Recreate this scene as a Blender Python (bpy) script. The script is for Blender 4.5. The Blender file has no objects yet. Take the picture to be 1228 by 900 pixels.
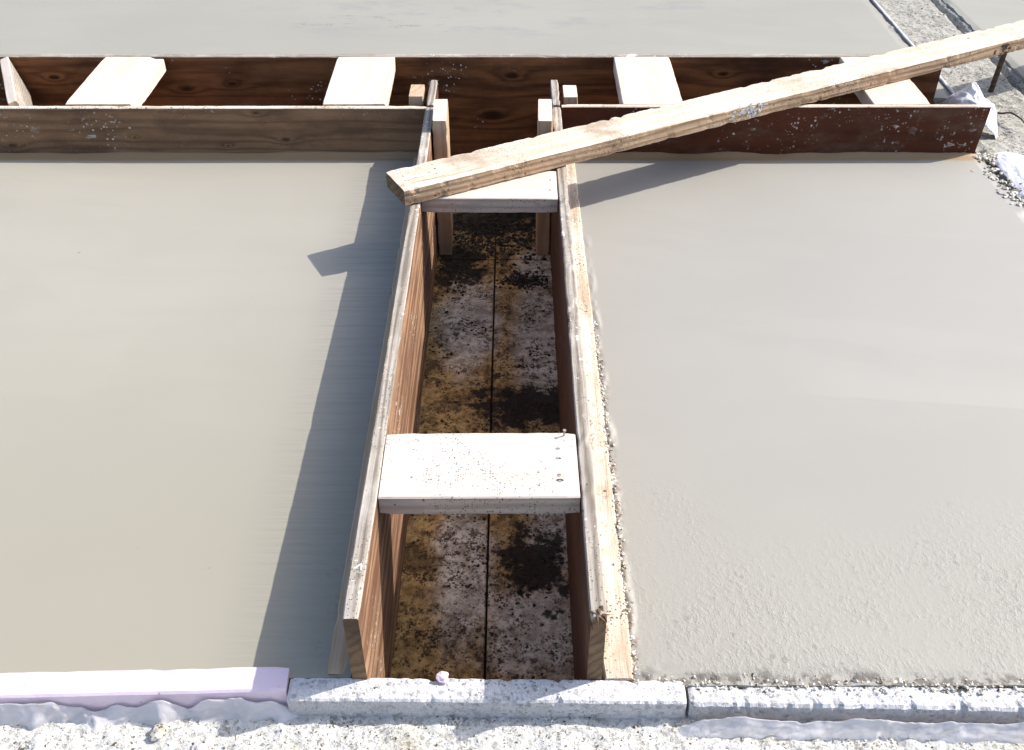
import bpy, bmesh, math, random
from mathutils import Vector, noise
R = math.radians
random.seed(7)
S = bpy.context.scene
C = S.collection

# ------------------------------------------------------------------ node helper
class V:
    """a socket with arithmetic"""
    def __init__(s, t, k): s.t, s.k = t, k
    def _m(s, op, *a, clamp=False):
        n = s.t.nodes.new('ShaderNodeMath'); n.operation = op; n.use_clamp = clamp
        for i, x in enumerate((s,) + a):
            if isinstance(x, V): s.t.links.new(x.k, n.inputs[i])
            else: n.inputs[i].default_value = x
        return V(s.t, n.outputs[0])
    def __add__(s, o): return s._m('ADD', o)
    def __radd__(s, o): return s._m('ADD', o)
    def __sub__(s, o): return s._m('SUBTRACT', o)
    def __rsub__(s, o): return (s * -1.0) + o
    def __mul__(s, o): return s._m('MULTIPLY', o)
    def __rmul__(s, o): return s._m('MULTIPLY', o)
    def __truediv__(s, o): return s._m('DIVIDE', o)
    def pw(s, o): return s._m('POWER', o)
    def sin(s): return s._m('SINE')
    def abs(s): return s._m('ABSOLUTE')
    def mx(s, o): return s._m('MAXIMUM', o)
    def mn(s, o): return s._m('MINIMUM', o)
    def exp(s): return s._m('EXPONENT')
    def sat(s): return s._m('MULTIPLY', 1.0, clamp=True)
    def step(s, a, b):
        n = s.t.nodes.new('ShaderNodeMapRange'); n.interpolation_type = 'SMOOTHSTEP'
        s.t.links.new(s.k, n.inputs[0])
        if a > b: n.inputs[1].default_value, n.inputs[2].default_value, n.inputs[3].default_value, n.inputs[4].default_value = b, a, 1, 0
        else: n.inputs[1].default_value, n.inputs[2].default_value, n.inputs[3].default_value, n.inputs[4].default_value = a, b, 0, 1
        return V(s.t, n.outputs[0])

class Mat:
    def __init__(s, name, world=False):
        s.m = bpy.data.materials.new(name); s.m.use_nodes = True
        s.t = s.m.node_tree; s.b = s.t.nodes['Principled BSDF']
        tc = s.t.nodes.new('ShaderNodeTexCoord')
        s.raw = V(s.t, tc.outputs['Object'])
        if world:
            g = s.t.nodes.new('ShaderNodeNewGeometry'); s.raw = V(s.t, g.outputs['Position'])
        sp = s.t.nodes.new('ShaderNodeSeparateXYZ'); s.t.links.new(s.raw.k, sp.inputs[0])
        s.x, s.y, s.z = [V(s.t, o) for o in sp.outputs]
        oi = s.t.nodes.new('ShaderNodeObjectInfo'); s.rnd = V(s.t, oi.outputs['Random'])
    def vec(s, x, y, z):
        n = s.t.nodes.new('ShaderNodeCombineXYZ')
        for i, v in enumerate((x, y, z)):
            if isinstance(v, V): s.t.links.new(v.k, n.inputs[i])
            else: n.inputs[i].default_value = v
        return V(s.t, n.outputs[0])
    def noise(s, scale, detail=4, rough=.55, vec=None, dist=0):
        n = s.t.nodes.new('ShaderNodeTexNoise'); n.inputs['Scale'].default_value = scale
        n.inputs['Detail'].default_value = detail; n.inputs['Roughness'].default_value = rough
        n.inputs['Distortion'].default_value = dist
        s.t.links.new((vec or s.raw).k, n.inputs['Vector'])
        return V(s.t, n.outputs[0])
    def vor(s, scale, vec=None, feature='F1', rnd=1.0):
        n = s.t.nodes.new('ShaderNodeTexVoronoi'); n.feature = feature
        n.inputs['Scale'].default_value = scale; n.inputs['Randomness'].default_value = rnd
        s.t.links.new((vec or s.raw).k, n.inputs['Vector'])
        return V(s.t, n.outputs['Distance'])
    def specks(s, scale, size, power=2.5, vec=None, wob=.25):
        """irregular specks whose size differs from cell to cell"""
        n = s.t.nodes.new('ShaderNodeTexVoronoi'); n.inputs['Scale'].default_value = scale
        s.t.links.new((vec or s.raw).k, n.inputs['Vector'])
        sp = s.t.nodes.new('ShaderNodeSeparateColor'); s.t.links.new(n.outputs['Color'], sp.inputs[0])
        r = V(s.t, sp.outputs[0]).pw(power) * size
        d = V(s.t, n.outputs['Distance']) + (s.noise(scale * 1.3, 1, .5, vec) - .5) * (wob * 1.6) + (s.noise(scale * 4.5, 3, .7, vec) - .5) * (wob * 2.0)
        return (r - d).step(-.01, .03)
    def col(s, c):
        n = s.t.nodes.new('ShaderNodeRGB'); n.outputs[0].default_value = (*c, 1); return V(s.t, n.outputs[0])
    def mix(s, f, a, b):
        n = s.t.nodes.new('ShaderNodeMix'); n.data_type = 'RGBA'
        if isinstance(f, V): s.t.links.new(f.k, n.inputs[0])
        else: n.inputs[0].default_value = f
        for i, c in ((6, a), (7, b)):
            if isinstance(c, V): s.t.links.new(c.k, n.inputs[i])
            else: n.inputs[i].default_value = (*c, 1)
        return V(s.t, n.outputs[2])
    def blob(s, cx, cy, rx, ry, wob=.35, edge=.35, sc=14):
        """soft irregular patch in the xy plane, 1 inside"""
        dx = (s.x - cx) * (1 / rx); dy = (s.y - cy) * (1 / ry)
        d = (dx * dx + dy * dy).pw(.5)
        d = d + (s.noise(sc, 5, .65) - .5) * (wob * 4)
        return d.step(1 + edge, 1 - edge)
    def out(s, color, rough=.7, bump=None, dist=.002, strength=1., spec=.5):
        s.t.links.new(color.k, s.b.inputs['Base Color'])
        if isinstance(rough, V): s.t.links.new(rough.k, s.b.inputs['Roughness'])
        else: s.b.inputs['Roughness'].default_value = rough
        s.b.inputs['Specular IOR Level'].default_value = spec
        if bump is not None:
            n = s.t.nodes.new('ShaderNodeBump'); n.inputs['Distance'].default_value = dist
            n.inputs['Strength'].default_value = strength
            s.t.links.new(bump.k, n.inputs['Height']); s.t.links.new(n.outputs[0], s.b.inputs['Normal'])
        return s.m

# ------------------------------------------------------------------ materials
def wood(name, light, dark, F=260, K=5.0, knots=(), splat=0.0, splat_col=(.72, .70, .67), rough=.75,
         stain=None, stain_amt=0., spec=.3, specks=0., spots=(), speck_col=(.05, .04, .03), contrast=1., bump=.0012):
    """solid wood texture, grain along local x; knots are (x, z) in local metres"""
    m = Mat(name)
    off = m.rnd * 37.0
    if knots: off = off * 0.0
    gv = m.vec(m.x * 2.2 + off, m.y * 26.0 + off, m.z * 26.0)
    n1 = m.noise(1.0, 3, .5, gv)
    fine = m.noise(1.0, 5, .7, m.vec(m.x * 9.0 + off, m.y * 330.0, m.z * 330.0))
    big = m.noise(1.0, 3, .6, m.vec(m.x * 3.0 + off, m.y * 6.0, m.z * 6.0))
    h = m.z * F + m.y * (F * .8) + n1 * 14.0
    kd = None
    for (kx, kz, ks) in knots:
        dx = (m.x - kx) * (1 / (.055 * ks)); dz = (m.z - kz) * (1 / (.022 * ks))
        d = (dx * dx + dz * dz).pw(.5)
        h = h + (d * -1.0).exp() * (K * 5)
        c = (d + (big - .5) * .7).step(.75, .25)
        kd = c if kd is None else kd.mx(c)
    ring = (h.sin() * .5 + .5).pw(1.6)
    f = (ring * (.5 * contrast) + (fine - .5) * (.9 * contrast) + (big - .5) * 1.1 + .28).sat()
    c = m.mix(f, light, dark)
    if kd is not None: c = m.mix(kd * .85, c, tuple(x * .18 for x in dark))
    if stain is not None:
        st = m.noise(5.0, 6, .65, m.vec(m.x + off, m.y, m.z * 2.0)).step(.62 - .3 * stain_amt, .72)
        c = m.mix(st * .8, c, stain)
    if specks:
        sv = m.vec(m.x + off, m.y, m.z)
        msk = m.noise(7, 3, .6, sv).step(.40, .62)
        sp = m.specks(260, .55 * specks, 1.5, sv) * msk
        c = m.mix(sp * .85, c, speck_col)
        c = m.mix(m.specks(90, .26 * specks, 6., sv) * .8, c, speck_col)
    for (sx, sy, r, l) in spots:      # nail holes and dents
        dx = (m.x - sx) * (1 / l); dy = (m.y - sy + (m.noise(30, 3) - .5) * (.02 if l > .02 else 0.)) * (1 / r)
        c = m.mix((dx * dx + dy * dy).pw(.5).step(1.2, .8), c, (.035, .022, .015))
    if splat:
        sv = m.vec(m.x + off, m.y, m.z)
        nn = m.noise(4.5, 4, .6, sv)
        a = m.specks(34, .5, 5., m.vec(m.x * .7 + m.z * .5 + off, m.y, m.z * 1.2 - m.x * .3), .5) * nn.step(.62 - splat * .2, .66)
        b = m.specks(130, .45, 3.5, sv, .35) * nn.step(.56 - splat * .15, .64)
        s_ = m.noise(1, 6, .8, m.vec(m.x * 9. + off, m.y * 20., m.z * 30.)).step(.66 - .03 * splat, .73)
        a = a.mx(b).mx(s_ * .45)
        a = a * (m.noise(55, 3, .7).step(.3, .6) * .6 + .4)
        c = m.mix(a, c, splat_col)
    bh = fine * .6 + ring * .35 + big * .3
    return m.out(c, rough, bh, bump * 1.4, .7, spec)

LIGHT = (.66, .52, .37); LIGHT_D = (.50, .33, .18)
M = {}
M['pine'] = wood('pine_fresh', (.68, .60, .52), (.57, .455, .35), F=110, splat=0., specks=.5, contrast=.6)
M['pine_plank'] = wood('pine_plank', (.76, .66, .54), (.60, .46, .33), F=190, specks=.9, stain=(.33, .24, .16), stain_amt=.35, contrast=1.,
                       speck_col=(.12, .07, .035), bump=.002, spots=((-1.15, -.030, .0012, .045), (-1.08, -.037, .0010, .06), (-1.185, -.012, .001, .03), (.62, .02, .003, .006), (-1.12, .012, .0022, .003)))
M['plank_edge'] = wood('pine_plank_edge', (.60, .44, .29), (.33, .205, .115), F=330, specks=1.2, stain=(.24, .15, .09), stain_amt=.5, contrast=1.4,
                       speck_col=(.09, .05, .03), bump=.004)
M['pine_speck'] = wood('pine_specked', (.67, .605, .54), (.57, .48, .40), F=110, specks=.85, contrast=.9, speck_col=(.11, .10, .09),
                       spots=((.125, .035, .0025, .003), (.125, .012, .002, .0045), (.124, -.026, .0025, .003), (.125, -.038, .003, .006)))
M['brace_edge'] = wood('brace_edge_weathered', (.56, .46, .38), (.36, .27, .20), F=300, specks=.8, contrast=1.1, stain=(.26, .24, .23), stain_amt=.6)
M['stud'] = wood('stud_wood', (.58, .43, .29), (.40, .26, .15), F=200)
M['old_edge'] = wood('weathered_ply_edge', (.45, .40, .34), (.20, .16, .12), F=560, splat=.5, splat_col=(.80, .77, .70), contrast=1.5, stain=(.56, .51, .44), stain_amt=.4, bump=.002, specks=.8, speck_col=(.08,.06,.04))
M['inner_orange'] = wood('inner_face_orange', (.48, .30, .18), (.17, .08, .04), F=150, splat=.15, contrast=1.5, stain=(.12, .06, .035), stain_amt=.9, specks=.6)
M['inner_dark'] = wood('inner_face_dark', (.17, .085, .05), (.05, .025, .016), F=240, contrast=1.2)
M['end_grain'] = wood('cut_ply_end', (.24, .15, .08), (.05, .027, .014), F=300, contrast=.8, splat=.1, stain=(.04, .025, .015), stain_amt=.8)
M['back_brown'] = wood('back_board_brown', (.30, .13, .053), (.060, .023, .010), F=130, K=3,
                       knots=((.92, .125, .75), (.08, .10, .6), (-.06, .085, .6), (.86, .0, 1.3), (1.55, .13, .5), (-.45, .12, .5)), contrast=.85,
                       splat=.05, rough=.6, spec=.12, stain=(.05, .022, .012), stain_amt=.7)
M['front_brown'] = wood('front_board_brown', (.31, .18, .10), (.11, .06, .033), F=230, K=3,
                        knots=((1.21, .093, .45), (.46, .075, .42), (1.14, .17, .3), (.80, .10, .18), (1.05, .075, .18)), contrast=.8, splat=.4,
                        splat_col=(.5, .48, .44), rough=.65, spec=.12, stain=(.09, .055, .035), stain_amt=.8, specks=.6)
M['film_brown'] = wood('filmed_ply_brown', (.098, .029, .013), (.045, .013, .007), F=60, contrast=.6, splat=.5, splat_col=(.60, .56, .50), rough=.5, spec=.12,
                       stain=(.12, .075, .05), stain_amt=.5)
M['batten'] = wood('batten_wood', (.78, .70, .60), (.60, .48, .35), F=130, specks=1.1, contrast=.9, stain=(.42, .29, .17), stain_amt=.6, splat=.5, splat_col=(.42, .40, .35), bump=.003)
M['rust'] = wood('rusty_steel', (.10, .055, .035), (.03, .018, .014), F=300, contrast=1, rough=.7)

def slab_mat(name, base, rough_zone=None, ripple=False, grey=None):
    m = Mat(name, world=True)
    big = m.noise(1.3, 3, .5); mid = m.noise(6, 4, .55)
    streak = m.noise(1, 4, .6, m.vec(m.x * 2.2, m.y * 9., 0.))
    fine = m.noise(420, 3, .6)
    c = m.mix(big.step(.3, .7), tuple(v * .955 for v in base), tuple(min(1, v * 1.03) for v in base))
    c = m.mix((streak.step(.45, .8)) * .25, c, tuple(v * .9 for v in base))
    arc = m.noise(1, 3, .5, m.vec(m.x * .9 + m.y * .5, m.y * 1.6, 0.), 2.2)
    c = m.mix(arc.step(.48, .56) * .35, c, tuple(v * .93 for v in base))
    c = m.mix(m.noise(1, 5, .65, m.vec(m.x * 3., m.y * 3.6, 1.), 1.).step(.52, .7) * .4, c, tuple(v * .94 for v in base))
    if grey:   # streaky damp marks on the far slab
        g = m.noise(1, 6, .7, m.vec(m.x * 3.5, m.y * 7., 0.)).step(.5, .68) * m.blob(.0, 3.75, .85, .30, .25, .5, 4)
        c = m.mix(g * .8, c, grey)
        cr = (m.noise(1, 5, .7, m.vec(m.x * 3., m.y * 26., 0.)) - .5).abs().step(.010, .002) * m.noise(7, 2).step(.45, .55) * m.blob(-.48, 3.62, .32, .07, .1, .4, 3)
        c = m.mix(cr, c, (.06, .06, .06))
    bh = fine * .015 + mid * .12 + m.noise(60, 3) * .02
    rg = m.noise(9, 4) * .12 + (.5 if not grey else .62)
    c = m.mix(m.specks(7., .035, 1.2, None, .01), c, (.1, .09, .08))
    if rough_zone:
        z = ((m.y + (m.noise(3, 4) - .5) * .5 + m.x * .12)).step(1.30, 1.02)
        tex = m.noise(1, 5, .68, m.vec(m.x * 92. + m.y * 15., m.y * 68. - m.x * 10., 0.), .25)
        z2 = z * (m.noise(7, 4).step(.35, .62) * .8 + .2)
        bh = bh + (tex.step(.40, .78)) * z2 * .60 + m.noise(1, 3, .6, m.vec(m.x * 230., m.y * 190., 0.)).step(.45, .75) * z2 * .12
        lap = (m.y - 1.505 + (m.x - .6) * .10 + (m.noise(3, 2) - .5) * .03)
        lm = m.x.step(.50, .68) * m.x.step(1.14, .95)
        bh = bh + lap.step(-.004, .006) * lap.step(.25, .02) * lm * .3
        c = m.mix(lap.step(-.004, .004) * lap.step(.16, .02) * lm * .5, c, tuple(min(1, v * 1.09) for v in base))
        c = m.mix(tex.step(.42, .33) * z2 * .3, c, tuple(v * .7 for v in base))
        c = m.mix(m.specks(60, .35, 4.) * z2 * .8, c, (.18, .16, .13))
        c = m.mix(m.y.step(1.6, 1.0) * .4, c, tuple(v * k for v, k in zip(base, (.90, .90, .86))))
        ed = (m.x + (m.noise(14, 6, .75) - .5) * .03).step(.190, .180) * m.y.step(1.9, 1.5)   # crumbly paste along the batten
        c = m.mix(ed * m.noise(75, 4, .7).step(.46, .56) * .85, c, (.20, .15, .10))
        c = m.mix((m.y + (m.noise(9, 4) - .5) * .02).step(2.505, 2.522) * .95, c, (.33, .225, .12))
        fe = (m.y + (m.noise(24, 5, .7) - .5) * .04).step(.882, .866)
        c = m.mix(fe * m.noise(45, 4, .7).step(.45, .56) * .85, c, (.12, .10, .08))
    if ripple:
        zz = m.x.step(-.45, -.36)
        wv = m.noise(1, 4, .6, m.vec(m.x * 5., m.y * 75., 0.))
        bh = bh + wv * zz * 1.4
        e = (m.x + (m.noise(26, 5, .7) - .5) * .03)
        c = m.mix(e.step(-.35, -.26) * .15, c, tuple(v * .35 for v in base))      # shade deepening towards the form, painted into the slab colour
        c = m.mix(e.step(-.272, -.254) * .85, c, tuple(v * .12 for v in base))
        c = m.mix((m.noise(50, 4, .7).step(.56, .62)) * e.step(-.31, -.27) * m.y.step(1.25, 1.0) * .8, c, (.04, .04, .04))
        rip = m.noise(1, 4, .6, m.vec(m.x * 5., m.y * 105., 0.)).step(.4, .7) * zz
        c = m.mix((m.y + (m.noise(9, 4) - .5) * .02).step(2.505, 2.522) * .95, c, (.33, .225, .12))
        c = m.mix(rip * .5, c, tuple(v * .68 for v in base))
        c = m.mix(m.y.step(1.9, .9) * .7, c, tuple(v * k for v, k in zip(base, (.88, .87, .80))))
    return m.out(c, rg, bh, .0045, .5, .2 if grey else .35)
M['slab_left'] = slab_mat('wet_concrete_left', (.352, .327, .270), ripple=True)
M['slab_right'] = slab_mat('wet_concrete_right', (.328, .312, .274), rough_zone=True)
M['slab_far'] = slab_mat('wet_concrete_far', (.308, .298, .254), grey=(.25, .245, .235))

def rough_conc(name, base, dark, amt=1., tan=None, cover=.5):
    m = Mat(name, world=True)
    n = m.noise(9, 5, .6); c = m.mix(n.step(.3, .7), base, tuple(v * .86 for v in base))
    if tan: c = m.mix(m.noise(5, 4, .6).step(.55, .72) * .8, c, tan)
    msk = m.noise(16, 4, .65).step(cover, cover + .16) * .8 + .2
    a = m.specks(260, .8, 1.3, None, .5) * msk
    b = m.specks(120, .55, 3.0, None, .5)
    d = (m.noise(95, 6, .8)).step(.58, .62) * m.noise(11, 4, .65).step(.45, .58)
    c = m.mix(m.noise(30, 5, .7).step(.5, .7) * .35, c, tuple(v * .7 for v in base))
    c = m.mix((a * .8).mx(b * .5).mx(d * .9) * amt, c, dark)
    bh = m.noise(70, 6, .72) * .9 - a * .4 - b * .5 - d * .5
    return m.out(c, .9, bh, .006, .9, .2)
M['kerb'] = rough_conc('rough_kerb_concrete', (.74, .725, .67), (.15, .135, .10), .85, (.50, .43, .31), .5)
M['kerb_side'] = rough_conc('kerb_side_concrete', (.45, .43, .375), (.08, .075, .06), 1., (.36, .32, .24), .45)
M['mortar_top'] = rough_conc('mortar_on_board', (.76, .745, .735), (.17, .16, .15), .75, None, .6)
M['mortar_front'] = rough_conc('mortar_board_front', (.62, .60, .60), (.22, .21, .21), .45, None, .55)
M['subgrade'] = rough_conc('subgrade', (.34, .31, .27), (.12, .10, .08), .8)
M['crumb'] = rough_conc('mortar_crumb', (.60, .57, .52), (.2, .17, .14), .5)

def foam(name, c1):
    m = Mat(name)
    c = m.mix(m.noise(14, 4).step(.35, .7), c1, tuple(v * .88 for v in c1))
    v = (m.vor(70) + (m.noise(90, 3) - .5) * .4).step(.12, .05) * m.noise(5, 3).step(.45, .6)
    c = m.mix(v * .8, c, (.2, .18, .18))
    return m.out(c, .6, m.noise(120, 3), .0008, .5, .4)
M['foam'] = foam('pink_foam', (.72, .585, .665))

def plastic(name, c1, alpha, clumps=0):
    m = Mat(name, world=True)
    c = m.mix(m.noise(20, 4).step(.3, .7), c1, tuple(v * .85 for v in c1))
    if clumps: c = m.mix(m.noise(30, 5, .7).step(.58, .66) * clumps, c, (.22, .2, .2))
    m.out(c, .35, m.noise(45, 4), .003, .7, .5)
    m.b.inputs['Alpha'].default_value = alpha
    m.b.inputs['Subsurface Weight'].default_value = .0
    return m.m
M['film'] = plastic('clear_poly_film', (.86, .82, .82), .55)
M['sheet'] = plastic('white_poly_sheet', (.80, .79, .83), 1., .25)

def floor_mat():
    m = Mat('mouldy_floor_board', world=True)
    nb = m.noise(30, 6, .72); nm = m.noise(8, 5, .65)
    ochre = m.mix(nb.step(.35, .65), (.72, .45, .17), (.30, .165, .055))
    grey = m.mix(nb.step(.35, .65), (.95, .83, .66), (.50, .40, .28))
    G = None
    for b in ((-.115, 2.08, .075, .19), (.075, 2.0, .07, .24), (.08, 2.33, .07, .10), (-.09, 1.27, .055, .17), (.045, 1.12, .10, .10), (.085, 1.36, .05, .12)):
        k = m.blob(*b, wob=.35, edge=.45, sc=13); G = k if G is None else G.mx(k)
    c = m.mix(G, ochre, grey)
    D = None
    for b in ((0.02, 1.745, .11, .075), (-.08, 2.62, .2, .12), (.04, 1.28, .065, .085), (-.10, 1.44, .03, .02), (.1, 1.76, .06, .08), (-.15, 2.35, .07, .1), (.03, 1.47, .02, .03)):
        k = m.blob(*b, wob=.75, edge=.7, sc=17); D = k if D is None else D.mx(k)
    s1 = m.specks(110, .6, 1.8, None, .5) * m.noise(13, 4, .7).step(.46, .60)
    s2 = m.specks(230, .85, 1.2, None, .5) * m.noise(22, 4, .7).step(.44, .6)
    s3 = m.noise(60, 6, .8).step(.55, .60) * nm.step(.42, .6)
    s4 = m.noise(170, 4, .75).step(.54, .62)
    c = m.mix(s4 * .5, c, (.20, .13, .06))
    c = m.mix(s1.mx(s2 * .9).mx(s3 * .85), c, (.030, .020, .012))
    gm = m.noise(11, 6, .72, m.vec(m.x * 1.4, m.y * .8, 0.)).step(.50, .60) * (1.0 - G * .75)
    c = m.mix(gm * .72, c, (.075, .045, .02))
    D = ((D + (nb - .5) * -2.2 + (m.noise(90, 4, .7) - .5) * -1.2).step(.35, .75)) * D.step(.02, .2)
    s1 = s1.mx(m.noise(26, 6, .78).step(.57, .62) * m.noise(6, 3).step(.40, .55) * .9)
    c = m.mix(D * .95, c, (.018, .013, .009))
    gr = m.noise(34, 5, .7).step(.52, .62) * m.blob(-.08, 2.60, .25, .16, .2, .5, 6)
    c = m.mix(gr * .5, c, (.10, .10, .07))
    return m.out(c, .85, nb * .5 - s1 * .6 - s3 * .5, .004, .8, .3)
M['floor'] = floor_mat()
mm = Mat('mixed_grit', world=True); gn = mm.noise(140, 1); M['crumb'] = mm.out(mm.mix(gn.step(.52, .6), mm.mix(gn.step(.38, .46), (.10, .085, .065), (.52, .47, .38)), (.72, .69, .63)), .9, mm.noise(300, 3), .002, .7, .2)
mm = Mat('black_soil'); M['soil'] = mm.out(mm.mix(mm.noise(60, 4).step(.4, .6), (.030, .024, .017), (.075, .06, .04)), .95, mm.noise(150, 4), .003, .8, .2)
mm = Mat('steel_nail'); M['nail'] = mm.out(mm.mix(mm.noise(300, 2), (.35, .33, .31), (.2, .17, .15)), .45); 
mm = Mat('stone'); M['stone'] = mm.out(mm.mix(mm.noise(60, 5).step(.4, .62), (.62, .56, .54), (.36, .31, .28)), .85, mm.noise(90, 4), .003, .7, .3)

# ------------------------------------------------------------------ meshes
def link(name, bm, mats, parent=None, loc=(0, 0, 0), rot=(0, 0, 0), smooth=False):
    me = bpy.data.meshes.new(name); bm.normal_update(); bm.to_mesh(me); bm.free()
    for m in (mats if isinstance(mats, (list, tuple)) else [mats]): me.materials.append(m)
    if smooth:
        for p in me.polygons: p.use_smooth = True
    o = bpy.data.objects.new(name, me); C.objects.link(o)
    o.location = loc; o.rotation_euler = rot
    if parent: o.parent = parent
    return o
def tag(o, label=None, cat=None, group=None, kind=None):
    for k, v in (('label', label), ('category', cat), ('group', group), ('kind', kind)):
        if v: o[k] = v
    return o

def board_bm(L, T, H, bev=.0022, amp=.0008, seg=.02, bow=0., chip=0., seed=0., cut=None):
    """sawn board: length L on x, thickness T on y, height H on z, origin in the middle; worn edges; slots 0 side, 1 top/bottom, 2 ends"""
    bm = bmesh.new()
    hy, hz = T / 2, H / 2
    prof = []
    def edge(a, b, n):
        for i in range(n): prof.append((a[0] + (b[0] - a[0]) * i / n, a[1] + (b[1] - a[1]) * i / n))
    ny = max(2, min(8, int(T / .012))); nz = max(2, min(10, int(H / .015)))
    P = [(-hy + bev, -hz), (hy - bev, -hz), (hy, -hz + bev), (hy, hz - bev), (hy - bev, hz), (-hy + bev, hz), (-hy, hz - bev), (-hy, -hz + bev)]
    for i in range(8):
        n = (ny, 1, nz, 1, ny, 1, nz, 1)[i]
        edge(P[i], P[(i + 1) % 8], n)
    N = max(2, int(L / seg)); rings = []
    for i in range(N + 1):
        x = -L / 2 + L * i / N
        shrink = 1 - (bev * .8 / max(hy, hz) if i in (0, N) else 0)
        ring = []
        for (y, z) in prof:
            p = Vector((x, y * (1 - (.6 * bev / hy if i in (0, N) else 0)), z * (1 - (.6 * bev / hz if i in (0, N) else 0))))
            q = Vector((x * 7 + seed, y * 30, z * 30 + seed * 2))
            q2 = Vector((x * 90 + seed, y * 90, z * 90))
            nn = noise.noise_vector(q) * amp * .35 + noise.noise_vector(q2) * amp * .35
            on_corner = abs(abs(y) - hy) < bev * 1.1 and abs(abs(z) - hz) < bev * 1.1
            if chip and on_corner:
                k = max(0, noise.noise(Vector((x * 45 + seed * 3, z * 7, y * 9))) - .25) * chip * .55 + max(0, noise.noise(Vector((x * 150 + seed, z * 30, y * 30)))) * chip * .08
                p.y -= math.copysign(k, y); p.z -= math.copysign(k, z)
            p += Vector((nn.x * (0.4), nn.y, nn.z))
            p.z += bow * (1 - (2 * x / L) ** 2)
            if cut: p.x += cut(x / (L / 2), y, z)
            ring.append(bm.verts.new(p))
        rings.append(ring)
    n = len(prof)
    for i in range(N):
        for j in range(n):
            bm.faces.new((rings[i][j], rings[i + 1][j], rings[i + 1][(j + 1) % n], rings[i][(j + 1) % n]))
    bm.faces.new(rings[0]); bm.faces.new(list(reversed(rings[-1])))
    bmesh.ops.recalc_face_normals(bm, faces=bm.faces)
    bm.normal_update()
    for f in bm.faces:
        if abs(f.normal.x) > .8: f.material_index = 2
        elif abs(f.normal.z) > .6: f.material_index = 1
    return bm
_seed = [0.]
def board(name, label, cat, L, T, H, mats, loc, rz=0., group=None, rx=0., ry=0., **kw):
    _seed[0] += 3.7
    if not isinstance(mats, (list, tuple)): mats = [mats] * 3
    o = link(name, board_bm(L, T, H, seed=_seed[0], **kw), mats, None, loc, (rx, ry, rz))
    return tag(o, label, cat, group)

def fbm(x, y, s, o=4):
    return noise.fractal(Vector((x * s, y * s, s * .37)), .9, 2.1, o)

def grid_block(name, xs, ys, top, bottom, mat, kind='structure'):
    """solid slab: the top follows top(x, y); skirt down to bottom"""
    bm = bmesh.new(); g = []
    for y in ys: g.append([bm.verts.new((x, y, top(x, y))) for x in xs])
    for j in range(len(ys) - 1):
        for i in range(len(xs) - 1): bm.faces.new((g[j][i], g[j][i + 1], g[j + 1][i + 1], g[j + 1][i]))
    def skirt(vs):
        lo = [bm.verts.new((v.co.x, v.co.y, bottom)) for v in vs]; vs = [bm.verts.new(v.co) for v in vs]
        for i in range(len(vs) - 1): bm.faces.new((vs[i], lo[i], lo[i + 1], vs[i + 1]))
    skirt(g[0]); skirt(list(reversed(g[-1]))); skirt([r[0] for r in reversed(g)]); skirt([r[-1] for r in g])
    bm.normal_update()
    for f in bm.faces:
        if abs(f.normal.z) > .3 and f.normal.z < 0: f.normal_flip()
    o = link(name, bm, mat, smooth=False)
    for p in o.data.polygons: p.use_smooth = abs(p.normal.z) > .3
    return tag(o, kind=kind)
def span(a, b, n, dense=None):
    r = [a + (b - a) * i / n for i in range(n + 1)]
    if dense:
        c, d, s = dense
        r = [v for v in r if v < c - 1e-4 or v > d + 1e-4] + [c + (d - c) * i / round((d - c) / s) for i in range(round((d - c) / s) + 1)]
        r.sort()
    return r

ICO = {}
def ico(sub):
    if sub not in ICO:
        b = bmesh.new(); bmesh.ops.create_icosphere(b, subdivisions=sub, radius=1); b.verts.ensure_lookup_table()
        ICO[sub] = ([v.co.copy() for v in b.verts], [[v.index for v in f.verts] for f in b.faces]); b.free()
    return ICO[sub]
def lump(bm, c, r, flat=.7, sub=1, jag=.35):
    """one irregular crumb or clod"""
    vs, fs = ico(sub)
    a = random.uniform(0, 6.28); ca, sa = math.cos(a), math.sin(a); ax = random.uniform(.7, 1.3)
    out = []
    for v in vs:
        k = 1 + jag * noise.noise(v * 1.3 + Vector(c) * 91)
        x, y, z = v.x * ax * k, v.y / ax * k, v.z * flat * k
        out.append(bm.verts.new((c[0] + (x * ca - y * sa) * r, c[1] + (x * sa + y * ca) * r, c[2] + z * r)))
    for f in fs: bm.faces.new([out[i] for i in f])

# ------------------------------------------------------------------ THE SETTING
TOP = .14           # top of the form boards over the wet slabs (z = 0)
FLOOR = -.23        # floor of the channel
XL, XR = -.207, .106    # inner faces of the channel
T = .024
Y0, YF, YB = .866, 2.565, 2.912
def lip(x, y, edge, w, h):   # thin ridge of paste left against a board
    d = abs(y - edge)
    return max(0, 1 - d / w) ** 1.5 * h * (.55 + .8 * (noise.noise(Vector((x * 9, y * 3, 1))) + .5) + .4 * noise.noise(Vector((x * 60, y * 60, 4))))

def topL(x, y):
    z = .0012 * noise.noise(Vector((x * 2.5, y * 2.5, 0)))
    z += lip(x, y, YF - .016, .024, .008)
    d = abs(x - (XL - T)); z += max(0, 1 - d / .03) ** 2 * .004 * (1 + noise.noise(Vector((x * 60, y * 40, 2))))
    return z
xs = span(-4., XL - T - .001, 50, (-.32, XL - T - .001, .005)); ys = span(Y0, YF - .001, 60, (2.5, YF - .001, .005))
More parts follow.
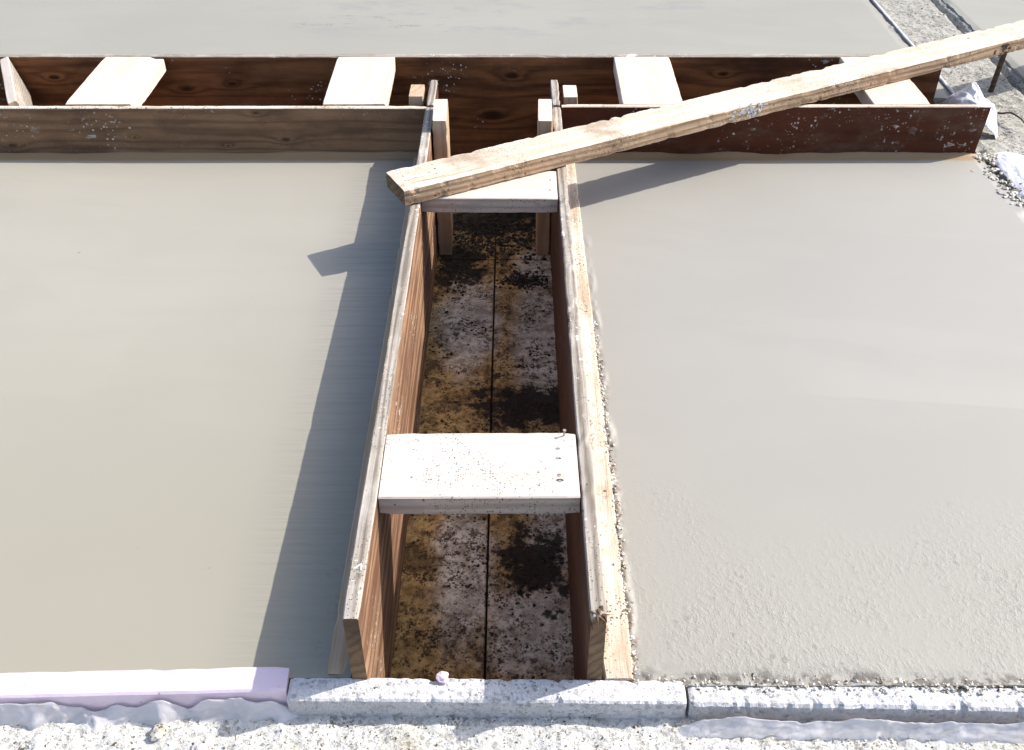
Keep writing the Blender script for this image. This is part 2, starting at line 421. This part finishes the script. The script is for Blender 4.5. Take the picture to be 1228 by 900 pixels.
# the front edge on the left is cut slightly askew
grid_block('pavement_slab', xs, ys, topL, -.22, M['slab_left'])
def topR(x, y):
    z = .0012 * noise.noise(Vector((x * 2.5, y * 2.5, 5)))
    z += lip(x, y, YF - .016, .024, .008)
    if x < .2: z += max(0, 1 - abs(x - .180 + .006 * noise.noise(Vector((0, y * 12, 8)))) / .011) * .0095 * min(1, max(.0, (2.3 - y) / .7)) * max(0, .15 + noise.noise(Vector((x * 40, y * 16, 6))) + .5 * noise.noise(Vector((x * 120, y * 90, 6))))
    d = abs(y - Y0); z -= max(0, 1 - d / .022) * .010 * max(0, .3 + noise.noise(Vector((x * 30, y * 30, 3))) + .6 * noise.noise(Vector((x * 85, y * 85, 3))))
    d = abs(x - 1.29); z -= max(0, 1 - d / .03) * .008 * max(0, .5 + noise.noise(Vector((x * 20, y * 30, 3))))
    return z
xs = span(XR + T + .001, 1.29, 50, (XR + T + .001, .22, .006)); xs = sorted(set([x for x in xs if x < 1.25] + [1.25 + .04 * i / 8 for i in range(9)]))
ys = span(Y0 - .012, YF - .001, 280, (Y0 - .012, .93, .0045)); ys = sorted(set([y for y in ys if y < 2.5] + [2.5 + (YF - .001 - 2.5) * i / 14 for i in range(15)]))
xs2 = []
for a, b in zip(xs, xs[1:]): xs2 += [a, (a + b) / 2] if a < .22 or a > 1.2 else [a]
grid_block('pavement_slab', xs2 + [xs[-1]], ys, topR, -.22, M['slab_right'])
def topF(x, y):
    return .0015 * noise.noise(Vector((x * 2, y * 2, 9))) - max(0, 1 - abs(x - 1.35) / .03) * .008 * max(0, .5 + noise.noise(Vector((x * 20, y * 30, 3))))
grid_block('pavement_slab', sorted(set(span(-5, 1.30, 60) + span(1.30, 1.35, 8))), span(YB + T + .001, 9, 160), topF, -.22, M['slab_far'])
def topG(x, y):
    return .004 + .0015 * noise.noise(Vector((x * 2, y * 2, 19))) - max(0, 1 - abs(x - 1.62) / .03) * .014 * max(0, .5 + noise.noise(Vector((x * 20, y * 30, 3))))
grid_block('pavement_slab', sorted(set(span(1.63, 1.70, 14) + span(1.70, 6, 20))), span(.2, 9, 300), topG, -.22, M['slab_far'])

# rough concrete kerbs round the pour
def topK(x, y):
    d = max(0, min(1, (.845 - y) / .02))
    return -.040 - .012 * (1 - d) * 0 + .005 * fbm(x, y, 9) + .0035 * fbm(x, y, 45, 5) + .0025 * max(0, noise.noise(Vector((x * 110, y * 110, 0)))) \
        + .004 * max(0, noise.noise(Vector((x * 22, 0, 7)))) * max(0, (y - .79) / .05)
grid_block('concrete_kerb', span(-3.2, 1.62, 60, (-.95, .95, .0042)), span(-2.2, .845, 30, (.72, .845, .0042)), topK, -.22, M['kerb'])
def topS(x, y):
    return -.006 + .005 * fbm(x, y, 6) + .004 * fbm(x, y, 40, 4) - .022 * max(0, 1 - abs(x - 1.305) / .018) * (.6 + noise.noise(Vector((0, y * 9, 0)))) \
        - .03 * max(0, 1 - abs(x - 1.600 - .012 * noise.noise(Vector((0, y * 7, 2)))) / .016)
grid_block('concrete_kerb', span(1.292, 1.629, 64), span(.846, 7, 30, (2.1, 4.6, .007)), topS, -.22, M['kerb_side'])
bm = bmesh.new(); s = 60
bm.faces.new([bm.verts.new(p) for p in ((-s, -s, -.30), (s, -s, -.30), (s, s, -.30), (-s, s, -.30))])
tag(link('ground', bm, M['subgrade']), kind='structure')

# channel floor: old boards laid end to end, dark joints between
xm = (XL + XR) / 2 + .004
fw = (XR - XL) / 2
for (x0, x1, y0, y1, lab) in (
        (XL - .01, xm - .002, .86, 2.375, 'long mouldy ochre and grey board on the channel floor, left of the centre joint'),
        (xm + .002, XR + .01, .86, 2.375, 'long mouldy brown board on the channel floor, right of the centre joint'),
        (XL - .01, xm - .001, 2.38, 2.93, 'short soil-covered floor board under the far brace, left side'),
        (xm + .001, XR + .01, 2.38, 2.93, 'short soil-covered floor board under the far brace, right side')):
    bm = board_bm(y1 - y0, x1 - x0, .03, bev=.002, amp=.001, seed=x0 * 9 + y0)
    o = link('floor_board', bm, M['floor'], None, ((x0 + x1) / 2, (y0 + y1) / 2, FLOOR - .015), (0, 0, R(90)))
    tag(o, lab, 'floor board', 'old boards on the channel floor')
for (x0, x1, lab) in ((-3.9, XL - .014, 'dirty floor board of the cross channel, running out to the left'), (XR + .014, 1.27, 'dirty floor board of the cross channel, running right to the kerb')):
    o = link('floor_board', board_bm(x1 - x0, YB - YF - .03, .03, seg=.1), M['floor'], None, ((x0 + x1) / 2, (YF + YB) / 2, FLOOR - .016))
    tag(o, lab, 'floor board', 'old boards on the channel floor')

# ------------------------------------------------------------------ FORM BOARDS
H = TOP - FLOOR - .002
zc = (TOP + FLOOR) / 2
LEN = YF - .012 - Y0
g = 'long form boards lining the channel'
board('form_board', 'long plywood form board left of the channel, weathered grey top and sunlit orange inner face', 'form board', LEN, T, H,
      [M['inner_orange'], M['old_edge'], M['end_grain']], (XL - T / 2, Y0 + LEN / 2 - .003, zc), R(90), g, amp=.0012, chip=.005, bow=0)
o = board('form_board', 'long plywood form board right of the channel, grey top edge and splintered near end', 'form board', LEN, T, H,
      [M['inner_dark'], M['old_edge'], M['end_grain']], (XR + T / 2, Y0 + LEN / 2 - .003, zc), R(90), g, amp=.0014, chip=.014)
# splintered corner at its near end
bm = bmesh.new()
for k in range(16):
    x = random.uniform(-T / 2, T / 2 + .004); L = random.uniform(.008, .022); z = TOP + random.uniform(-.012, .001)
    a = Vector((XR + T / 2 + x, Y0 - .002 + random.uniform(0, .02), z)); d = Vector((random.uniform(-.1, .5), -random.uniform(.3, 1), random.uniform(-.2, .5))).normalized() * L
    w = random.uniform(.0012, .0028)
    vs = [bm.verts.new(a + Vector(q) * w) for q in ((-1, 0, -1), (1, 0, -1), (1, 0, 1), (-1, 0, 1))]
    tp = bm.verts.new(a + d)
    for i in range(4): bm.faces.new((vs[i], vs[(i + 1) % 4], tp))
    bm.faces.new(vs[::-1])
sp = link('splinters', bm, M['end_grain']); sp.parent = o; sp.matrix_parent_inverse = o.matrix_basis.inverted()
# short lengths past the corner
for (x, lab) in ((XL - T / 2, 'short grey plywood stub beyond the left form board, jutting into the cross channel'),
                 (XR + T / 2, 'short grey plywood stub beyond the right form board, jutting into the cross channel')):
    board('form_stub', lab, 'form board', .172, T * .92, H, [M['inner_dark'], M['old_edge'], M['old_edge']], (x, YF + .080, zc + .003), R(90), 'short plywood stubs at the corner', amp=.001, chip=.01)
# vertical studs inside the channel
for (x, lab, rz) in ((XL + .021, 'upright timber stud fixed inside the left form board behind the long plank', 1.5), (XR - .020, 'upright timber stud fixed inside the right form board behind the long plank', -1)):
    o = link('stud', board_bm(.395, .14, .038, seed=x * 70, amp=.0012, chip=.01), [M['stud'], M['stud'], M['pine']], None, (x, 2.468, FLOOR + .1985), (0, R(-90), R(rz)))
    tag(o, lab, 'stud', 'studs inside the channel')
for (x, y, zt, lab, mt) in ((-.262, 2.655, .142, 'small tan block end behind the left cross form, beside the left stub', M['stud']), (.160, 2.655, .140, 'small pale block end behind the right cross form, beside the right stub', M['pine'])):
    o = link('timber_block', board_bm(.372, .085, .040, seed=x * 50, amp=.001), [M['stud'], M['stud'], mt], None, (x, y, zt - .187), (0, R(-90), 0))
    tag(o, lab, 'timber block', 'block ends behind the cross forms')

# cross channel forms
board('cross_form', 'brown knotted cross form board with pale top edge behind the left slab', 'form board', 3.2, .016, H, [M['front_brown'], M['batten'], M['old_edge']],
      (XL - T + .004 - 1.6, YF - .008, zc - .003), 0, 'cross form boards', amp=.0012, chip=.006)
board('cross_form', 'glossy dark red-brown form board with pale splashes behind the right slab', 'form board', 1.148, .016, H, [M['film_brown'], M['batten'], M['film_brown']],
      (XR + T + .003 + .574, YF - .008, zc + .001), 0, 'cross form boards', amp=.0007, cut=lambda t, y, z: (-.02 * (.18 - z) / .36 if t > .99 else 0))
board('cross_form', 'long dark brown knotted form board along the far slab edge', 'form board', 4.4, .022, H, [M['back_brown'], M['old_edge'], M['old_edge']],
      (1.28 - 2.2, YB + .011, zc), 0, 'cross form boards', amp=.0012, chip=.008)

# braces over the cross channel
CW = YB - YF - .002
for (x, w, rz, lab, z, cutf) in (
        (-1.112, .180, 0, 'wide pale brace with a clipped corner, second from the left over the cross channel', 0, lambda t, y, z: (-.06 * max(0, (-y - .045) / .045) if t > .99 else 0)),
        (-.427, .170, .8, 'pale brace over the cross channel just left of the centre posts', 0, None),
        (.380, .164, -.6, 'pale brace over the cross channel just right of the centre posts', 0, None),
        (1.046, .156, .6, 'pale brace partly hidden under the raised end of the long plank', 0, None)):
    o = board('cross_brace', lab, 'brace', CW - .004, w, .038, [M['pine'], M['pine'], M['stud']], (x, (YF + YB) / 2, TOP - .019 + z), R(90 + rz), 'braces over the cross channel',
              amp=.0012, chip=.006, cut=cutf)
o = board('cross_brace', 'grey side-on brace with a pale edge, cut off by the left side of the photo', 'brace', .352, .026, .12, [M['old_edge'], M['pine'], M['stud']],
          (-1.405, (YF + YB) / 2, TOP - .055), R(-65), 'braces over the cross channel', amp=.001, rx=R(14))
# braces over the main channel
def nail(parent, x, y, z, h, tilt=0.):
    bm = bmesh.new()
    bmesh.ops.create_cone(bm, cap_ends=True, segments=10, radius1=.0013, radius2=.0013, depth=h)
    for v in bm.verts: v.co.z += h / 2
    r = bmesh.ops.create_cone(bm, cap_ends=True, segments=12, radius1=.0030, radius2=.0028, depth=.001)
    for v in r['verts']: v.co.z += h
    return link('nail', bm, M['nail'], parent, (x, y, z), (tilt, tilt * .4, 0))
W = XR - XL - .002
b1 = board('brace', 'pale speckled brace across the near half of the channel, nailed at its right end', 'brace', W - .001, .150, .038, [M['brace_edge'], M['pine_speck'], M['stud']],
           (xm - .004, 1.166, TOP - .0195), R(.3), 'braces over the main channel', amp=.001, chip=.004)
b2 = board('brace', 'pale clean brace across the far end of the channel, under the long plank', 'brace', W - .001, .140, .038, [M['brace_edge'], M['pine'], M['stud']],
           (xm - .004, 2.112, TOP - .0195), R(-.3), 'braces over the main channel', amp=.001, chip=.004)
nail(b1, .136, .066, .018, .014, .1)
for (x, y) in ((.128, .035), (.127, .012), (.128, -.028), (.129, -.04)): nail(b1, x - .004, y, .0165, .0025)
for (x, y) in ((-.14, -.02), (.14, .02), (.138, -.03)): nail(b2, x, y, .0165, .0025)

# the long plank lying askew over everything
d = Vector((.878, .478, 0)); n = Vector((-.478, .878, 0)); PL = 2.45
st = Vector((-.238, 1.998, 0)); cen = st + d * (PL / 2) + n * .053
def pcut(t, y, z): return 0
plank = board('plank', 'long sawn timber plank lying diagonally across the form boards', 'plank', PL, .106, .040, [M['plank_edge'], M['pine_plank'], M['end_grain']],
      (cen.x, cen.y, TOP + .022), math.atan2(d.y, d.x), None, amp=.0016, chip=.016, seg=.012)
# knot and torn patch on the front face
def patch(parent, x0, x1, y, z0, z1, mat, name, k):
    bm = bmesh.new()
    for i in range(k):
        lump(bm, (random.gauss((x0 + x1) / 2, (x1 - x0) / 4), y, random.gauss((z0 + z1) / 2, (z1 - z0) / 4)), random.uniform(.002, .0085), .7, 2, 1.2)
    for v in bm.verts: v.co.y = y + (v.co.y - y) * .22
    return link(name, bm, mat, parent)
patch(plank, 1.895 - PL / 2, 1.955 - PL / 2, -.0525, -.016, .012, M['rust'], 'knot', 22)
patch(plank, .92 - PL / 2, 1.02 - PL / 2, -.0525, -.012, .018, M['mortar_front'], 'mortar_splash', 46)
# battens at slab level beside the forms
board('batten', 'cream timber batten at slab level along the right form board', 'batten', LEN - .01, .044, .03, [M['batten'], M['batten'], M['batten']],
      (XR + T + .021, Y0 + LEN / 2 - .008, -.010), R(90.2), 'battens beside the forms', amp=.0014, chip=.02)
board('batten', 'shaded timber batten showing at the near end of the left form board', 'batten', LEN - .01, .036, .03, [M['batten'], M['stud'], M['end_grain']],
      (XL - T - .019, Y0 + LEN / 2, -.012), R(90), 'battens beside the forms', amp=.0014, chip=.01)
board('edge_strip', 'thin pale strip edging the far slab beside the right kerb', 'edge strip', 4., .012, .03, [M['old_edge'], M['mortar_top'], M['old_edge']],
      (1.362, YB + 2.05, -.010), R(90), None, amp=.002, chip=.01)
# steel stake under the plank end
bm = bmesh.new(); bmesh.ops.create_cone(bm, cap_ends=True, segments=12, radius1=.008, radius2=.0085, depth=.19)
for v in bm.verts: v.co += noise.noise_vector(v.co * 60) * .0012
tag(link('steel_stake', bm, M['rust'], None, (1.492, 3.0, .048), (0, R(3), 0)), 'rusty steel stake standing in the side kerb under the plank', 'stake')

# ------------------------------------------------------------------ NEAR EDGE
# pink foam strip, mortar covered timber, mortar covered foam on the right
L = 1.55
ang = R(1.6)
o = board('foam_strip', 'pinkish white foam strip along the near edge of the left slab', 'foam strip', L, .042, .056, [M['foam'], M['foam'], M['foam']],
          (-.322 - L / 2 * math.cos(ang), .861 - L / 2 * math.sin(ang), -.020), ang, None, amp=.0012, chip=.006, bev=.003)
o = board('edge_timber', 'mortar-coated timber edging in front of the open channel', 'edging board', .566, .039, .060, [M['mortar_front'], M['mortar_top'], M['mortar_front']],
          (-.036, .846, -.029), R(-.6), None, amp=.0022, chip=.016, seg=.006, bev=.003)
o = board('edge_timber', 'mortar-caked edging along the near edge of the right slab', 'edging board', 1.42, .040, .056, [M['mortar_front'], M['mortar_top'], M['mortar_front']],
          (.252 + .71, .832, -.032), R(-1.0), None, amp=.004, chip=.03, seg=.006, bev=.004)
# slab end under the foam edge on the left
def film(name, label, x0, x1, yfun, zlo, zhi, seed, mat, tail=None, amp=.004):
    bm = bmesh.new(); nx = int((x1 - x0) / .0035); nz = 16; g = []
    for j in range(nz + 1):
        t = j / nz; row = []
        for i in range(nx + 1):
            x = x0 + (x1 - x0) * i / nx
            sw = noise.noise(Vector((x * 11, 0, seed))) + .5 * noise.noise(Vector((x * 27, 0, seed + 3)))
            top = zhi - (.018 if tail else .008) * max(0, min(1.3, .45 + 1.9 * sw)) - .004 * abs(noise.noise(Vector((x * 70, 0, seed))))
            if not tail: top = min(top, zlo + (x - x0) * .8)
            if tail: top = min(top, zhi + .004 - max(0, x - tail) * .75)
            ph = (x + t * .030 + .010 * sw) * 85 + 4.5 * noise.noise(Vector((x * 9, t * .6, seed)))
            fold = (1 - abs(math.sin(ph * .5)) ** .8) * (.5 + 1.2 * max(0, noise.noise(Vector((x * 17, t, seed + 9))) + .3))
            z = top + (zlo - top) * t
            xx = x + (.018 * t if tail else 0)
            y = yfun(x) - .0015 - t * .010 - amp * 2 * fold * (.25 + t) * (1 + sw) - .0015 * noise.noise(Vector((x * 50, t * 4, seed)))
            cr = 1 - 3.2 * abs(noise.noise(Vector(((xx + (zhi - z) * (1.6 + sw)) * 30, seed, 0))))
            y -= .0045 * max(0, cr) * (.3 + t)
            row.append(bm.verts.new((xx, y, z)))
        g.append(row)
    for j in range(nz):
        for i in range(nx): bm.faces.new((g[j][i], g[j][i + 1], g[j + 1][i + 1], g[j + 1][i]))
    o = link(name, bm, mat, smooth=True)
    sm = o.modifiers.new('thick', 'SOLIDIFY'); sm.thickness = .0006
    return tag(o, label, 'plastic film')
film('plastic_film', 'crumpled clear plastic film hanging over the front of the pink foam strip', -1.2, -.285, lambda x: .839 + (x + .32) * math.tan(ang), -.046, -.002, 1., M['film'], -.36, .006)
film('plastic_film', 'wrinkled whitish plastic film along the front of the right edging', .235, 1.2, lambda x: .811 - (x - .25) * .0175, -.040, -.008, 5., M['film'], None, .0015)

# white plastic bunched at the end of the cross channel
def sheet(name, label, cx, cy, rx, ry, base, h, seed, n=46):
    bm = bmesh.new(); g = []
    for j in range(n + 1):
        row = []
        for i in range(n + 1):
            u, v = i / n * 2 - 1, j / n * 2 - 1
            r = min(1, math.hypot(u, v) / 1.25)
            x = cx + u * rx * (1 + .15 * noise.noise(Vector((v * 3, seed, 0)))); y = cy + v * ry
            z = base + h * (1 - r ** 3.2) * (.85 + .35 * noise.noise(Vector((u * 1.2, v * 1.2, seed)))) \
                - .030 * (h / .13) * (1 - r) * abs(noise.noise(Vector((u * 2.6 + seed, v * 2.6 + u, 2)))) + .0025 * noise.noise(Vector((u * 12, v * 12, seed)))
            row.append(bm.verts.new((x, y, z)))
        g.append(row)
    for j in range(n):
        for i in range(n): bm.faces.new((g[j][i], g[j][i + 1], g[j + 1][i + 1], g[j + 1][i]))
    o = link(name, bm, M['sheet'], smooth=True)
    sm = o.modifiers.new('thick', 'SOLIDIFY'); sm.thickness = .001
    return tag(o, label, 'plastic sheet')
sheet('plastic_sheet', 'bunched white plastic sheet at the right end of the cross channel', 1.335, 2.77, .058, .11, -.01, .115, 4.)
sheet('plastic_sheet', 'torn white plastic scrap beside the corner of the right slab', 1.37, 2.44, .06, .13, -.012, .03, 7.)

# ------------------------------------------------------------------ LOOSE STUFF
bm = bmesh.new()
def scat(n, cx, cy, sx, sy, r0, r1, z):
    for _ in range(n):
        x = random.gauss(cx, sx); y = random.gauss(cy, sy)
        if XL + .01 < x < XR - .01 and y > .9: lump(bm, (x, y, z), r0 + (r1 - r0) * random.random() ** 2, .6, 1, 1.1)
scat(1100, -.06, 2.50, .10, .075, .0015, .007, FLOOR + .001)
scat(420, -.15, 2.33, .035, .07, .001, .005, FLOOR + .0005)
scat(330, .035, 2.27, .03, .022, .0015, .006, FLOOR + .001)
scat(110, .02, 1.745, .08, .05, .002, .005, FLOOR)
scat(120, .03, 1.27, .05, .06, .002, .005, FLOOR)
scat(160, -.05, 1.6, .10, .4, .001, .0035, FLOOR)
tag(link('soil', bm, M['soil']), 'black crumbled soil scattered over the channel floor', 'soil', kind='stuff')
bm = bmesh.new()
for _ in range(3200):
    x = random.uniform(-.8, 1.0); y = random.uniform(.735, .832) 
    lump(bm, (x, y, topK(x, y) + .0003), (.0006 + .0016 * random.random() ** 2) * (2.6 if random.random() < .03 else 1), .6, 1, 1.)
for _ in range(500):
    x = random.uniform(.15, 1.0); y = .853 - (x - .25) * .0175 + random.gauss(.006, .008)
    lump(bm, (x, y, -.003 + random.uniform(0, .002)), random.uniform(.0006, .0028) * (1.8 if random.random() < .06 else 1), .5, 1, 1.)
for _ in range(420):
    y = random.uniform(.87, 1.75); x = .176 + random.gauss(0, .004)
    lump(bm, (x, y, .004), random.uniform(.0008, .0032), .6, 1, 1.)
for _ in range(90):
    x = random.uniform(-.3, .25); y = random.uniform(.832, .862)
    lump(bm, (x, y, .001), random.uniform(.0006, .0022), .6)
for _ in range(240):
    x = random.uniform(1.29, 1.62); y = random.uniform(2.2, 4.4)
    lump(bm, (x, y, topS(x, y)), random.uniform(.001, .007), .6)
for _ in range(120):
    x = random.gauss(1.30, .02); y = random.uniform(2.25, 2.56)
    lump(bm, (x, y, .0), random.uniform(.002, .009), .6)
tag(link('mortar_crumbs', bm, M['crumb']), 'loose mortar crumbs along the kerbs and slab edges', 'crumbs', kind='stuff')
def stone(x, y, z, r, label, mat, flat=.7):
    bm = bmesh.new(); lump(bm, (0, 0, 0), r, flat, 3, .5); tag(link('stone', bm, mat, None, (x, y, z), smooth=False), label, 'stone')
stone(-.099, .862, .006, .0085, 'small pinkish pebble sitting on the edging timber in front of the channel', M['foam'])
stone(-.435, .776, -.036, .010, 'brown stone in the foreground kerb below the foam strip', M['stone'])
stone(-.50, .802, -.034, .012, 'whitish stone wedged against the film under the foam strip', M['crumb'])
# a dry twig
bm = bmesh.new(); prev = None
pts = [Vector((1.43 + .05 * t, 2.80 - .10 * t, .012 + .014 * math.sin(3 * t))) + noise.noise_vector(Vector((t * 3, 0, 0))) * .008 for t in [i / 8 for i in range(9)]]
rings = []
for i, p in enumerate(pts):
    r = .0035 - .0002 * i
    rings.append([bm.verts.new(p + Vector((r * math.cos(a), 0, r * math.sin(a)))) for a in [k * math.pi / 3 for k in range(6)]])
for a, b in zip(rings, rings[1:]):
    for k in range(6): bm.faces.new((a[k], a[(k + 1) % 6], b[(k + 1) % 6], b[k]))
bm.faces.new(rings[0]); bm.faces.new(rings[-1][::-1])
tag(link('twig', bm, M['rust']), 'dark bent twig lying on the side kerb right of the red-brown form', 'twig')

# ------------------------------------------------------------------ LIGHT AND CAMERA
sx, sy, sz = 1.07, .38, 1.0
elev = math.atan2(sz, math.hypot(sx, sy))
w = bpy.data.worlds.new('World'); S.world = w; w.use_nodes = True
nt = w.node_tree; bg = nt.nodes['Background']
sky = nt.nodes.new('ShaderNodeTexSky'); sky.sky_type = 'NISHITA'; sky.sun_disc = False; sky.dust_density = 2.4; sky.air_density = .9
sky.sun_elevation = elev; sky.sun_rotation = math.atan2(sx, sy)
nt.links.new(sky.outputs[0], bg.inputs[0]); bg.inputs[1].default_value = .15
sun = bpy.data.lights.new('sun', 'SUN'); sun.energy = 3.2; sun.angle = R(.5); sun.color = (1, .965, .915)
so = bpy.data.objects.new('sun', sun); C.objects.link(so)
so.rotation_euler = Vector((sx, sy, sz)).to_track_quat('Z', 'Y').to_euler()
cam = bpy.data.cameras.new('camera'); co = bpy.data.objects.new('camera', cam); C.objects.link(co)
co.location = (0, 0, 1.24); co.rotation_euler = (R(90 - 38.3), 0, 0)
cam.sensor_width = 36; cam.lens = 36 * 1205 / 1228; cam.clip_start = .02; cam.clip_end = 500
S.camera = co
S.view_settings.view_transform = 'Standard'; S.view_settings.look = 'None'
S.view_settings.exposure = .80; S.view_settings.gamma = 1
S.render.resolution_x = 1024; S.render.resolution_y = 750
